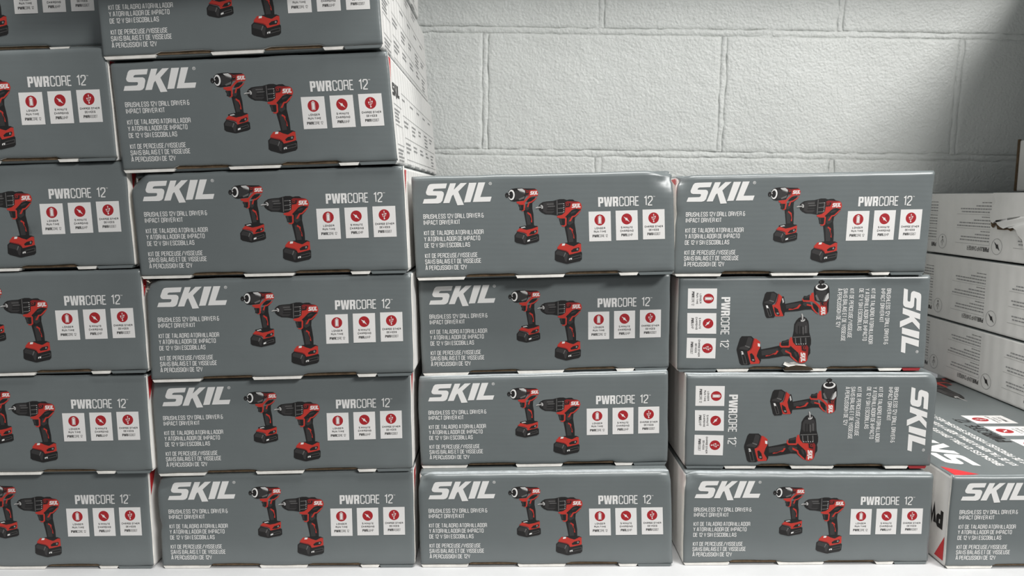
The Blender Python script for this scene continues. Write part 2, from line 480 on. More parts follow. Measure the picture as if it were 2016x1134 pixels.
def impact_art():
    a = Art()
    P = a.poly
    P('black', 1, [(288, 430), (300, 400), (380, 300), (430, 290), (385, 340), (385, 400), (398, 470), (404, 590), (430, 602), (300, 602), (318, 590), (305, 520)])
    P('dgrey', 1.5, [(310, 450), (330, 440), (356, 490), (370, 580), (330, 586), (318, 520)])
    P('dgrey', 1.5, [(310, 350), (335, 345), (350, 400), (330, 425), (305, 415)])
    P('black', 1.5, [(115, 250), (118, 205), (150, 182), (200, 174), (270, 171), (306, 190), (312, 260), (290, 312), (240, 318), (180, 325), (145, 318), (120, 290)])
    P('dgrey', 2, [(190, 200), (240, 205), (300, 230), (300, 250), (230, 300), (190, 305)])
    P('lgrey', 2.2, [(215, 182), (268, 178), (300, 200), (303, 224), (262, 210), (225, 196)])
    P('mgrey', 2.2, [(235, 200), (302, 226), (302, 236), (240, 214)])
    P('mgrey', 2.2, [(228, 296), (298, 262), (292, 290), (240, 308)])
    a.circle('pwhite', 2.4, (151, 250), 35, 24, 58)
    a.circle('black', 2.7, (145, 251), 25, 24, 42)
    P('black', 3, [(78, 246), (90, 225), (108, 228), (118, 238), (160, 236), (165, 268), (120, 268), (110, 278), (95, 282), (82, 268)])
    a.circle('lgrey', 3.3, (124, 246), 7, 10)
    a.circle('mgrey', 3.3, (98, 262), 4, 8, 9)
    P('tdred', 2, [(282, 178), (410, 180), (440, 195), (420, 215), (350, 250), (312, 262), (308, 200)])
    P('black', 2.4, [(282, 176), (410, 178), (425, 186), (330, 196), (308, 192)])
    P('tred', 2.6, [(365, 200), (434, 192), (449, 222), (447, 258), (420, 264), (382, 264), (345, 288), (310, 322), (295, 352), (215, 347), (205, 326), (288, 316), (320, 284), (352, 250), (350, 215)])
    P('black', 2.7, [(310, 200), (346, 200), (344, 236), (318, 256), (310, 240)])
    a.line('tred', 3, [(318, 206), (337, 204), (337, 222), (318, 225), (318, 206)], 4)
    P('black', 3, [(335, 300), (360, 278), (420, 270), (408, 292), (370, 318), (342, 328), (316, 332)])
    P('tred', 3, [(440, 268), (420, 302), (376, 336), (352, 343), (341, 386), (324, 386), (340, 332), (370, 322), (414, 290)])
    P('tred', 3, [(228, 345), (294, 345), (303, 356), (301, 420), (280, 432), (262, 428), (284, 416), (288, 362), (240, 360)])
    P('black', 3.2, [(226, 362), (286, 360), (285, 418), (268, 425), (240, 415), (242, 390)])
    P('dgrey', 3.5, [(236, 366), (256, 366), (262, 410), (250, 410), (246, 388)])
    P('tred', 3.2, [(332, 440), (370, 464), (374, 484), (382, 524), (384, 558), (370, 556), (372, 520), (360, 482), (328, 456)])
    P('black', 3.5, [(366, 490), (374, 520), (374, 536), (370, 520)])
    small_logo(a, 3.4, 358, 205, 446, 252)
    P('black', 3, [(240, 608), (300, 594), (440, 596), (450, 612), (440, 628), (330, 645), (240, 632)])
    P('lgrey', 3.4, [(255, 614), (298, 603), (312, 614), (264, 624)])
    P('tred', 3.2, [(225, 640), (245, 622), (320, 642), (380, 630), (440, 607), (449, 610), (448, 680), (420, 695), (380, 700), (330, 716), (320, 686), (290, 676), (210, 660)])
    P('tdred', 3.5, [(213, 652), (290, 666), (322, 680), (322, 690), (290, 676), (210, 660)])
    P('black', 3.6, [(345, 696), (372, 660), (430, 640), (441, 650), (430, 672), (400, 690)])
    a.line('lgrey', 3.9, [(411, 656), (422, 653), (422, 666), (411, 669), (411, 656)], 3)
    P('black', 4, [(187, 702), (215, 664), (300, 686), (326, 716), (440, 684), (460, 694), (463, 760), (440, 776), (310, 806), (290, 804), (210, 786), (189, 770)])
    P('dgrey', 4.3, [(200, 702), (218, 676), (292, 694), (272, 738), (198, 724)])
    P('dgrey', 4.3, [(296, 704), (320, 720), (306, 792), (290, 786), (278, 752)])
    P('mgrey', 4.5, [(288, 698), (300, 700), (280, 746), (272, 742)])
    a.line('mgrey', 4.4, [(330, 765), (350, 745), (440, 718), (446, 740), (330, 776), (330, 765)], 3)
    P('pwhite', 4.6, [(332, 757), (360, 749), (358, 768), (330, 774)])
    return a


DRILL, IMPACT = drill_art(), impact_art()

CARDS = [[(80, 412), (460, 400), (465, 912), (88, 925)], [(545, 395), (922, 383), (925, 892), (550, 908)], [(1007, 377), (1385, 363), (1387, 875), (1012, 890)]]


def card_art(i, fn=fC):
    """one feature card in the upright panel's millimetres: origin of each is its own place there"""
    a = Art()
    cs = [fn(p) for p in CARDS[i]]
    x0 = (cs[0][0] + cs[3][0]) / 2; x1 = (cs[1][0] + cs[2][0]) / 2
    y1 = (cs[0][1] + cs[1][1]) / 2; y0 = (cs[2][1] + cs[3][1]) / 2
    a.poly('card', 1, [(x0, y0), (x1, y0), (x1, y1), (x0, y1)])
    cw, chh = x1 - x0, y1 - y0
    cx = (x0 + x1) / 2
    cy = y1 - 0.285 * chh
    r = 0.243 * cw
    a.circle('pred', 2, (cx, cy), r, 32)
    k = r / 93.0
    if i == 0:
        a.line('pwhite', 3, [(cx - 27 * k, cy - 62 * k), (cx + 27 * k, cy - 62 * k), (cx + 27 * k, cy + 57 * k), (cx - 27 * k, cy + 57 * k), (cx - 27 * k, cy - 62 * k)], 5 * k)
        a.poly('pwhite', 3.4, [(cx - 19 * k, cy - 54 * k), (cx + 19 * k, cy - 54 * k), (cx + 19 * k, cy + 48 * k), (cx - 19 * k, cy + 48 * k)])
        a.poly('pwhite', 3.4, [(cx - 14 * k, cy + 60 * k), (cx + 14 * k, cy + 60 * k), (cx + 14 * k, cy + 72 * k), (cx - 14 * k, cy + 72 * k)])
    elif i == 1:
        a.poly('pwhite', 3, [(cx + (x - 736) * k, cy - (y - 535) * k) for x, y in [(681, 495), (733, 521), (741, 511), (753, 542), (788, 590), (731, 553), (722, 564), (711, 531)]])
    else:
        T = lambda x, y: (cx + (x - 1197) * k, cy - (y - 518) * k)
        a.line('pwhite', 3, [T(1197, 462), T(1197, 580)], 6 * k)
        a.poly('pwhite', 3.2, [T(1186, 468), T(1208, 468), T(1197, 446)])
        a.circle('pwhite', 3.2, T(1197, 578), 12 * k, 12)
        a.line('pwhite', 3.4, [T(1197, 560), T(1170, 534), T(1170, 510)], 6 * k)
        a.circle('pwhite', 3.6, T(1170, 508), 11 * k, 12)
        a.line('pwhite', 3.4, [T(1197, 548), T(1223, 524), T(1223, 500)], 6 * k)
        a.poly('pwhite', 3.6, [T(1213, 506), T(1233, 506), T(1233, 486), T(1213, 486)])
    rows = [(('LONGER', 0.475, 0.595), ('RUN TIME', 0.555, 0.708)), (('5 MINUTE', 0.535, 0.60), ('CHARGING', 0.605, 0.715)), (('CHARGE OTHER', 0.83, 0.605), ('DEVICES', 0.45, 0.715))][i]
    for s, wd, yy in rows:
        a.text('black', 2, s, (cx - wd * cw / 2, y1 - yy * chh), (cx + wd * cw / 2, y1 - yy * chh), 0.066 * chh, 0.20, 0.16)
    tail, wd = [('CORE 12', 0.69), ('JUMP', 0.52), ('ASSIST', 0.60)][i]
    yy = y1 - 0.865 * chh
    hh = 0.088 * chh
    nb = text_len('PWR', 0.26, 0.03)
    nt_ = text_len(tail, 0.10, 0.08)
    xs = cx - wd * cw / 2
    xe = cx + wd * cw / 2
    xm = xs + (xe - xs) * nb / (nb + nt_ + 0.08)
    a.bold_pwr('black', 2, (xs, yy), (xm, yy), hh)
    a.text('black', 2, tail, (xm + 0.04 * hh, yy), (xe, yy), hh, 0.10, 0.08)
    return a


def pwr_art(p0, p1, h, m='pwhite', lv=1.0):
    """the two-weight product line from baseline start p0 to end p1"""
    a = Art()
    p0 = np.array(p0); p1 = np.array(p1)
    L = lambda t: p0 + (p1 - p0) * t
    a.bold_pwr(m, lv, L(0), L(0.368), h)
    a.text(m, lv, 'CORE', L(0.388), L(0.752), h, 0.11, 0.11)
    a.text(m, lv, '12', L(0.842), L(1.0), h, 0.11, 0.14)
    d = (p1 - p0) / np.linalg.norm(p1 - p0)
    up = np.array([-d[1], d[0]])
    t0 = p1 + d * 0.05 * h + up * 0.86 * h
    a.text(m, lv, 'TM', t0, t0 + d * 0.22 * h, 0.12 * h, 0.18, 0.1)
    return a


def flat(p0, p1):
    y = (p0[1] + p1[1]) / 2
    return (p0[0], y), (p1[0], y)


def layout_upright():
    out = {}
    out['logo_print'] = logo_art(fT)
    xs = [fT(p[0])[0] for p in UP_POS]
    for nm, idx in (('english_text', (0, 1)), ('spanish_text', (2, 3, 4)), ('french_text', (5, 6, 7))):
        a = Art()
        for i in idx:
            p0, p1 = flat(fT(UP_POS[i][0]), fT(UP_POS[i][1]))
            a.text('pwhite', 1, LINES[i], p0, p1, 4.75, 0.125, 0.135)
        out[nm] = a
    out['impact_driver_print'] = IMPACT.mapped(fD)
    out['drill_print'] = DRILL.mapped(fD)
    p0, p1 = flat(fC((245, 332)), fC((1180, 298)))
    out['product_line_text'] = pwr_art(p0, p1, 9.7)
    out['feature_card'] = [card_art(i) for i in range(3)]
    return out


def layout_turned():
    out = {}
    d0, d1, d2 = h_rot((1297, 131)), h_rot((1281, 475)), h_rot((1392, 150))
    af = affine3([(88, 347), (847, 329), (180, 122)], [d0, (d0[0] * 0.5 + d1[0] * 0.5, d1[1]), (d2[0], d0[1] - 8.3)])
    out['logo_print'] = logo_art(af)
    for nm, idx in (('english_text', (0, 1)), ('spanish_text', (2, 3, 4)), ('french_text', (5, 6, 7))):
        a = Art()
        for i in idx:
            q0, q1 = h_rot(ROT_POS[i][0]), h_rot(ROT_POS[i][1])
            xm = (q0[0] + q1[0]) / 2
            a.text('pwhite', 1, LINES[i], (xm, q0[1]), (xm, q1[1]), 4.6, 0.125, 0.135)
        out[nm] = a
    out['impact_driver_print'] = IMPACT.mapped(affine3([(80, 172), (462, 172), (80, 805)], [h_rot((905, 85)), h_rot((897, 283)), h_rot((549, 94))]))
    out['drill_print'] = DRILL.mapped(affine3([(420, 297), (942, 297), (420, 1022)], [h_rot((808, 266)), h_rot((798, 537)), h_rot((411, 278))]))
    q0, q1 = h_rot((327, 178)), h_rot((318, 452))
    xm = (q0[0] + q1[0]) / 2
    out['product_line_text'] = pwr_art((xm, q0[1]), (xm, q1[1]), 9.4)
    cs = []
    for i, (tl, tr, bl) in enumerate([((303, 131), (300, 241), (148, 131)), ((299, 266), (298, 378), (144, 265)), ((297, 402), (293, 512), (142, 400))]):
        c = [fC(p) for p in CARDS[i]]
        x0 = (c[0][0] + c[3][0]) / 2; x1 = (c[1][0] + c[2][0]) / 2
        y1 = (c[0][1] + c[1][1]) / 2; y0 = (c[2][1] + c[3][1]) / 2
        cs.append(card_art(i).mapped(affine3([(x0, y1), (x1, y1), (x0, y0)], [h_rot(tl), h_rot(tr), h_rot(bl)])))
    out['feature_card'] = cs
    return out


LAYOUT = {'up': layout_upright(), 'turned': layout_turned()}


def print_mesh(name, art, fn):
    """fn maps (u, v, level) -> 3d point"""
    mats = []
    verts, faces, fm = [], [], []
    for m, lv, p in art:
        if m not in mats:
            mats.append(m)
        n0 = len(verts)
        for x in p:
            verts.append(fn(x[0], x[1], lv))
        faces.append(list(range(n0, n0 + len(p))))
        fm.append(mats.index(m))
    return new_mesh(name, verts, faces, mats, fm)


LV = 0.00003


# ------------------------------------------------------------------ the setting
def build_wall():
    Y = 1.272
    root_verts, root_faces = [], []
    nx, nz = 420, 200
    x0, x1, z0, z1 = -1.1, 1.75, -0.42, 0.95
    for j in range(nz + 1):
        for i in range(nx + 1):
            x = x0 + (x1 - x0) * i / nx; z = z0 + (z1 - z0) * j / nz
            d = 0.0016 * noise.noise(Vector((x * 45, 3.3, z * 45)))
            root_verts.append((x, 0.0003 + d, z))
    for j in range(nz):
        for i in range(nx):
            a = j * (nx + 1) + i
            root_faces.append((a, a + 1, a + nx + 2, a + nx + 1))
    n = len(root_verts)
    for x, z in ((x0, z0), (x1, z0), (x1, z1), (x0, z1)):
        root_verts.append((x, 0.12, z))
    root_faces.append((n, n + 3, n + 2, n + 1))
    wall = obj('wall_back', new_mesh('wall_back', root_verts, root_faces, ['wall'], smooth=True), None, (0.36, Y, ZS + 0.17))
    wall['kind'] = 'structure'
    wall.rotation_euler = (0, 0.011, 0)
    # z and x here are relative to the wall origin (0.36, 0.17 above the camera height)
    rows = [(-0.5016 + 0.2 * k) for k in range(7)]
    ox = 0.36
    for ri, zb in enumerate(rows):
        off = -0.0338 if ri % 2 == 0 else 0.158
        for k in range(-3, 5):
            xa = off + 0.398 * k - ox
            xb = xa + 0.398
            if xb < x0 or xa > x1 or zb > z1:
                continue
            xa_, xb_ = max(xa, x0), min(xb, x1)
            za, zc = max(zb, z0), min(zb + 0.2, z1)
            vis = (xb_ > -0.55 and xa_ < 0.75 and zc > -0.2 and za < 0.25)
            g = 0.0048
            ni, nj = (66, 34) if vis else (12, 6)
            V, Fc = [], []
            sd = ri * 7.7 + k * 3.1
            for j in range(nj + 1):
                for i in range(ni + 1):
                    # cells crowd towards the edges so that the rounded arris is smooth
                    s = 0.5 - 0.5 * math.cos(math.pi * i / ni); t = 0.5 - 0.5 * math.cos(math.pi * j / nj)
                    s = 0.5 * s + 0.5 * i / ni; t = 0.5 * t + 0.5 * j / nj
                    x = xa_ + g + (xb_ - xa_ - 2 * g) * s
                    z = za + g + (zc - za - 2 * g) * t
                    e = min(x - xa_, xb_ - x, z - za, zc - z) - g
                    rough = noise.noise(Vector((x * 60, sd, z * 60)))
                    wob = 0.0032 * noise.noise(Vector((x * 28, sd + 9, z * 28)))
                    rd = 0.0045 + 0.002 * rough
                    if e < rd:
                        y = 0.0017 * (1 - math.sqrt(max(0, 1 - ((rd - max(e, 0)) / rd) ** 2))) * (0.75 + 0.5 * rough)
                        if i in (0, ni): x += wob
                        if j in (0, nj): z += wob
                    else:
                        y = 0
                    y += 0.0009 * noise.noise(Vector((x * 9, sd, z * 9))) + 0.0004 * rough
                    V.append((x, y - 0.0012, z))
            for j in range(nj):
                for i in range(ni):
                    a = j * (ni + 1) + i
                    Fc.append((a, a + 1, a + ni + 2, a + ni + 1))
            # rim going back into the joint
            rim = [i for i in range(ni + 1)] + [j * (ni + 1) + ni for j in range(1, nj + 1)] + [nj * (ni + 1) + i for i in range(ni - 1, -1, -1)] + [j * (ni + 1) for j in range(nj - 1, 0, -1)]
            n0 = len(V)
            for r in rim:
                V.append((V[r][0], 0.02, V[r][2]))
            for q in range(len(rim)):
                q2 = (q + 1) % len(rim)
                Fc.append((rim[q2], rim[q], n0 + q, n0 + q2))
            obj('block', new_mesh('block', V, Fc, ['wall'], smooth=True), wall)

    # lumpy painted-over mortar, slightly proud of the blocks
    def strip(ax, az, bx, bz, sd, wd=0.0062):
        L = math.hypot(bx - ax, bz - az)
        n = max(8, int(L / 0.0028))
        dx, dz = (bx - ax) / L, (bz - az) / L
        V, Fc = [], []
        prof = [(-1.0, 0.0016), (-0.72, -0.0006), (-0.3, -0.0014), (0.3, -0.0014), (0.72, -0.0006), (1.0, 0.0016)]
        for i in range(n + 1):
            t = i * L / n
            for k, (pw, py) in enumerate(prof):
                e = wd * (1 + 0.38 * noise.noise(Vector((t * 55, sd + (5 if pw > 0 else 0), 0))) + 0.18 * noise.noise(Vector((t * 170, sd + k, 0))))
                lum = 0.0007 * noise.noise(Vector((t * 60, sd, k * 0.9))) + 0.0011 * max(0, noise.noise(Vector((t * 14, sd + 3, k * 0.4)))) - 0.0002
                V.append((ax + dx * t - dz * pw * e, py - lum * (1.3 if abs(pw) < 0.9 else 0.2), az + dz * t + dx * pw * e))
        m = len(prof)
        for i in range(n):
            for k in range(m - 1):
                a = i * m + k
                Fc.append((a, a + m, a + m + 1, a + 1))
        obj('mortar_joint', new_mesh('mortar_joint', V, Fc, ['wall'], smooth=True), wall)
    for ri, zb in enumerate(rows):
        if not -0.45 < zb < 0.5:
            continue
        strip(-0.6, zb, 0.85, zb, ri * 3.7)
        off = -0.0338 if ri % 2 == 0 else 0.158
        for k in range(-3, 5):
            xa = off + 0.398 * k - ox
            if -0.6 < xa < 0.85:
                strip(xa, zb + 0.006, xa, zb + 0.194, ri * 3.7 + k * 1.9 + 20, 0.0056)
    return wall


build_wall()


def box_mesh(name, x0, x1, y0, y1, z0, z1, m, bev=0.0):
    import bmesh
    bm = bmesh.new()
    bmesh.ops.create_cube(bm, size=1)
    for v in bm.verts:
        v.co = Vector((x0 + (v.co.x + .5) * (x1 - x0), y0 + (v.co.y + .5) * (y1 - y0), z0 + (v.co.z + .5) * (z1 - z0)))
    if bev:
        bmesh.ops.bevel(bm, geom=list(bm.edges), offset=bev, segments=2, profile=0.5, affect='EDGES')
    me = bpy.data.meshes.new(name)
    bm.to_mesh(me)
    bm.free()
    me.materials.append(M[m])
    return me


floor = obj('floor', box_mesh('floor', -2.5, 3.0, -3.5, 1.27, -1.05, -0.95, 'floor'))
floor['kind'] = 'structure'
shelf = obj('shelf_deck', box_mesh('shelf_deck', -1.1, 1.75, 0.705, 1.262, -0.03, 0, 'shelf', 0.003))
shelf['label'] = 'white shelf deck carrying all the cartons'
shelf['category'] = 'shelf'
upper = obj('shelf_deck', box_mesh('shelf_deck', -1.1, 1.75, 0.80, 1.262, 1.00, 1.03, 'shelf', 0.003))  # out of view, added to shade the upper wall and carton backs
upper['label'] = 'unseen upper white shelf deck added to shade the wall'
upper['category'] = 'shelf'


# ------------------------------------------------------------------ cartons
DEPTH = 0.43
LIP = 0.0032


class Carton:
    def __init__(self, name, label, group, Y, xl, xr, zt, zb, depth=DEPTH):
        """xl, xr = (top, bottom); zt, zb = (left, right): the end panel's four corners; z above the camera height"""
        self.depth = depth
        zt = [z + ZS for z in zt]; zb = [z + ZS for z in zb]
        self.z0 = min(zb) - LIP
        self.xc = (xl[0] + xl[1] + xr[0] + xr[1]) / 4
        self.root = thing(name, (self.xc, Y, self.z0), label, 'carton', group)
        self.TL = np.array((xl[0] - self.xc, zt[0] - self.z0)); self.TR = np.array((xr[0] - self.xc, zt[1] - self.z0))
        self.BL = np.array((xl[1] - self.xc, zb[0] - self.z0)); self.BR = np.array((xr[1] - self.xc, zb[1] - self.z0))
        self.seed = random.random() * 50

    def uv(self, u, v):
        return (self.BL * (1 - u) + self.BR * u) * (1 - v) + (self.TL * (1 - u) + self.TR * u) * v

    # -- the sleeve: white sides, grey top
    def body(self, back=0.0031):
        self.back = back
        r = 0.0035
        e = 0.0006
        BLl = self.BL + np.array((e, -LIP)); BRl = self.BR + np.array((-e, -LIP))
        TLl = self.TL + np.array((e, -0.0004)); TRl = self.TR + np.array((-e, -0.0004))
        cs = [BLl, BRl, TRl, TLl]
        loop, tag = [], []
        for i, c in enumerate(cs):
            a = cs[i - 1]; b = cs[(i + 1) % 4]
            da = (a - c) / np.linalg.norm(a - c); db = (b - c) / np.linalg.norm(b - c)
            for t in (0.0, 0.35, 0.65, 1.0):
                # quadratic arc between the two tangent points
                p = c + da * r * (1 - t) ** 2 + db * r * t ** 2
                loop.append(p)
        n = len(loop)
        ys = [back, back + 0.0006, back + 0.003] + [back + 0.003 + (self.depth - 0.005 - back) * k / 8 for k in range(1, 9)] + [self.depth]
        ins = [0.0030, 0.0012, 0.0] + [0.0] * 8 + [0.002]
        V, Fc, fm = [], [], []
        cen = (BLl + BRl + TLl + TRl) / 4
        for k, y in enumerate(ys):
            bul = 0.0
            if 2 < k < len(ys) - 1:
                bul = 0.0 * noise.noise(Vector((y * 12, self.seed, 0)))
            for i, p in enumerate(loop):
                d = p - cen
                q = p - np.sign(d) * (ins[k] + (bul if i else 0))
                V.append((q[0], y, max(q[1], 0)))
        mats = ['white', 'grey', 'dark', 'edge']
        # loop order: bottom-left arc 0-3, bottom side 3-4, bottom-right arc 4-7, right side 7-8, top-right arc 8-11, top 11-12, top-left arc 12-15, left 15-0
        for k in range(len(ys) - 1):
            for i in range(n):
                j = (i + 1) % n
                Fc.append((k * n + i, k * n + j, (k + 1) * n + j, (k + 1) * n + i))
                if i == 11 or i == 3 or i in (9, 10, 12, 13):
                    fm.append(1)
                else:
                    fm.append(0)
        Fc.append(tuple(reversed(range(n)))); fm.append(2)
        b0 = (len(ys) - 1) * n
        Fc.append(tuple(b0 + i for i in range(n))); fm.append(1)
        # orientation: make sure faces look outward
        me = new_mesh('body', V, Fc, mats, fm)
        import bmesh
        bm = bmesh.new(); bm.from_mesh(me)
        bmesh.ops.recalc_face_normals(bm, faces=bm.faces)
        bm.to_mesh(me); bm.free()
        self.body_o = obj('body', me, self.root)
        return self.body_o

    # -- the printed end panel, folded down from the top
    def panel(self, dents=(), slots=((0.19, 0.385), (0.575, 0.785)), nx=54, ny=24, fold=0.0024):
        V, Fc, fm = [], [], []
        PWm, PHm = 0.27, 0.102
        us = [0.5 - 0.5 * math.cos(math.pi * i / nx) for i in range(nx + 1)]
        us = [0.55 * a + 0.45 * i / nx for i, a in enumerate(us)]
        vs_ = [0.5 - 0.5 * math.cos(math.pi * j / ny) for j in range(ny + 1)]
        vs_ = [0.55 * a + 0.45 * j / ny for j, a in enumerate(vs_)]

        def pt(u, v):
            p = self.uv(u, v)
            x, z = p
            y = 0.0
            dt = (1 - v) * PHm; dl = u * PWm; dr = (1 - u) * PWm; dbm = v * PHm
            if dt < fold:
                y += fold - math.sqrt(max(0, fold ** 2 - (fold - dt) ** 2))
            for dd in (dl, dr):
                if dd < 0.0014:
                    y += 0.5 * (0.0014 - math.sqrt(max(0, 0.0014 ** 2 - (0.0014 - dd) ** 2)))
            if dbm < 0.0010:
                y += 0.4 * (0.001 - math.sqrt(max(0, 0.001 ** 2 - (0.001 - dbm) ** 2)))
            if dbm < 0.007:
                for (s0, s1) in slots:
                    if s0 - 0.004 < u < s1 + 0.004:
                        ramp = min(1.0, (u - s0 + 0.004) / 0.012, (s1 + 0.004 - u) / 0.012)
                        z += 0.0021 * ramp * (1 - dbm / 0.007)
            # slight unevenness of the fold and edges
            em = min(dt, dl, dr, dbm)
            if em < 0.007:
                kk = (1 - em / 0.007) ** 1.5
                y += kk * 0.0007 * (0.5 + 0.9 * noise.noise(Vector((x * 60, self.seed, z * 60))))
                x += kk * 0.0006 * noise.noise(Vector((x * 40, self.seed + 5, z * 40)))
                z += kk * 0.0006 * noise.noise(Vector((x * 40, self.seed + 8, z * 40)))
            for (du, dv, rad, dep, sx, sz, wr) in dents:
                ddx = (u - du) * PWm; ddz = (v - dv) * PHm
                dist = math.hypot(ddx, ddz)
                if dist < rad:
                    kk = (1 - dist / rad) ** 1.4
                    y += dep * kk + wr * kk * (1.0 - 2.2 * abs(noise.noise(Vector((ddx * 90 + ddz * 60, self.seed, ddz * 110 - ddx * 30)))))
                    x += sx * kk + 0.6 * wr * kk * noise.noise(Vector((ddx * 150, self.seed + 2, ddz * 150)))
                    z += sz * kk + 0.6 * wr * kk * noise.noise(Vector((ddx * 150, self.seed + 4, ddz * 150)))
            return (x, max(y, 0.0), max(z, 0.0005))
        for v in vs_:
            for u in us:
                V.append(pt(u, v))
        for j in range(ny):
            for i in range(nx):
                a = j * (nx + 1) + i
                Fc.append((a, a + 1, a + nx + 2, a + nx + 1)); fm.append(2 if (1 - vs_[j]) * PHm < 0.0014 else 0)  # topmost cells carry the painted fold highlight
        # raw board edges going back
        rim = [i for i in range(nx + 1)] + [j * (nx + 1) + nx for j in range(1, ny + 1)] + [ny * (nx + 1) + i for i in range(nx - 1, -1, -1)] + [j * (nx + 1) for j in range(ny - 1, 0, -1)]
        n0 = len(V)
        for q in rim:
            V.append((V[q][0], max(self.back + 0.0006, V[q][1] + 0.0004), V[q][2]))
        for q in range(len(rim)):
            q2 = (q + 1) % len(rim)
            Fc.append((rim[q2], rim[q], n0 + q, n0 + q2))
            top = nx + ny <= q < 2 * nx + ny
            fm.append(2 if top else 1)  # upper rim gets the same painted highlight colour
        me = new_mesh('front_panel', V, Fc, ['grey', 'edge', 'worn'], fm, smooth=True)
        self.panel_o = obj('front_panel', me, self.root)
        return self.panel_o

    def prints(self, layout, skip=()):
        L = LAYOUT[layout]

        def fn(x, y, lv):
            p = self.uv(x / PW, y / PH)
            return (p[0], -0.00012 - lv * LV, p[1])
        for nm, art in L.items():
            if nm in skip:
                continue
            if nm == 'feature_card':
                for a in art:
                    obj('feature_card', print_mesh('feature_card', a, fn), self.panel_o)
            else:
                obj(nm, print_mesh(nm, art, fn), self.panel_o)

    # -- lower tuck edge: white paper strips either side of two hand slots that bare brown board
    def lip(self, layout):
        segs = [(0.004, 0.19, 'edge'), (0.385, 0.575, 'edge'), (0.785, 0.86, 'edge'), (0.86, 0.996, 'grey')]
        if layout == 'turned':
            segs = [(0.004, 0.16, 'grey'), (0.16, 0.29, 'edge'), (0.43, 0.607, 'edge'), (0.813, 0.91, 'edge'), (0.91, 0.985, 'darkred')]
        for (a, b, m) in segs:
            sl = 0.006
            V = []
            for (u, top) in ((a, 0), (b, 0), (b - sl, 1), (a + sl, 1)):
                p = self.uv(u, 0)
                z = p[1] - 0.0004 if not top else p[1] - LIP
                V.append((p[0], 0.0006, max(0.0002, z)))
            for k in range(4):
                V.append((V[k][0], self.back + 0.0003, V[k][2]))
            Fc = [(3, 2, 1, 0), (0, 1, 5, 4), (2, 3, 7, 6), (1, 2, 6, 5), (3, 0, 4, 7)]
            obj('bottom_flap', new_mesh('bottom_flap', V, Fc, [m]), self.root)
        # brown board seen in the slots
        for (a, b) in zip(segs[:-1], segs[1:]):
            if b[0] - a[1] < 0.02:
                continue
            V = []
            for (u, k) in ((a[1] + 0.004, 0), (b[0] - 0.004, 0), (b[0] - 0.004, 1), (a[1] + 0.004, 1)):
                p = self.uv(u, 0)
                V.append((p[0], 0.0026, max(0.0006, p[1] + 0.0018 - 0.0026 * k)))
            obj('slot_edge', new_mesh('slot_edge', V, [(3, 2, 1, 0)], ['raw']), self.root)

    # -- red corner marks: side (top front), top (front left), left side (bottom front)
    def corners(self, right=True, top=True, left=True, ltop=False):
        def tri(name, pts):
            obj(name, new_mesh(name, pts, [tuple(range(len(pts)))], ['red']), self.body_o)
        if right:
            p, q = self.uv(1, 0.965), self.uv(1, 0.72)
            x = lambda z: (self.BR + (self.TR - self.BR) * ((z - self.BR[1]) / (self.TR[1] - self.BR[1])))[0] - 0.0002
            tri('red_corner', [(x(q[1]), self.back + 0.0031, q[1]), (x(p[1]), self.back + 0.016, p[1]), (x(p[1]), self.back + 0.0031, p[1])])
        if top:
            x0 = self.TL[0]
            zt = lambda x: self.TL[1] + (self.TR[1] - self.TL[1]) * (x - self.TL[0]) / (self.TR[0] - self.TL[0]) - 0.0002
            pts = [(x0 + 0.005, 0.0036), (x0 + 0.032, 0.0065), (x0 + 0.0045, 0.030)]
            tri('red_corner', [(a, b, zt(a)) for a, b in pts])
        if ltop:
            tri('red_corner', [(self.TL[0] + 0.0002, 0.010, self.TL[1] - 0.003), (self.TL[0] + 0.0002, 0.030, self.TL[1] - 0.004), (self.TL[0] + 0.0002, 0.010, self.TL[1] - 0.010)])
        if left:
            p, q = self.uv(0, 0.03), self.uv(0, 0.30)
            x = lambda z: (self.BL + (self.TL - self.BL) * ((z - self.BL[1]) / (self.TL[1] - self.BL[1])))[0] + 0.0002
            tri('red_corner', [(x(q[1]), 0.0062, q[1]), (x(p[1]), 0.0062, p[1]), (x(p[1]), 0.022, p[1])])

    # -- printing on a long side. art in metres: s along the depth as read, t upwards
    def side_print(self, name, art, side='right', flip=False):
        D = self.depth
        ref_b, ref_t = (self.BR, self.TR) if side == 'right' else (self.BL, self.TL)
        sg = 1 if side == 'right' else -1

        def fn(s, t, lv):
            if side == 'right':
                y, z = s, t
            else:
                y, z = D - s, t
            if flip:
                y, z = D - y, (ref_t[1] - t)
            x = ref_b[0] + (ref_t[0] - ref_b[0]) * (z - ref_b[1]) / (ref_t[1] - ref_b[1])
            return (x + sg * (-0.0006 + 0.0001 + lv * LV), y, z)
        # the side wall stands 0.6 mm inside the panel edge
        o = obj(name, print_mesh(name, art, fn), self.body_o)
        return o


def words(a, m, lv, x, y, wd, h, rng):
    """a run of illegibly small print: word-length dashes"""
    e = x + wd
    while x < e - 0.002:
        l = min(rng.uniform(0.002, 0.0075), e - x)
        a.poly(m, lv, [(x, y), (x + l, y), (x + l, y + h), (x, y + h)])
        x += l + 0.0009


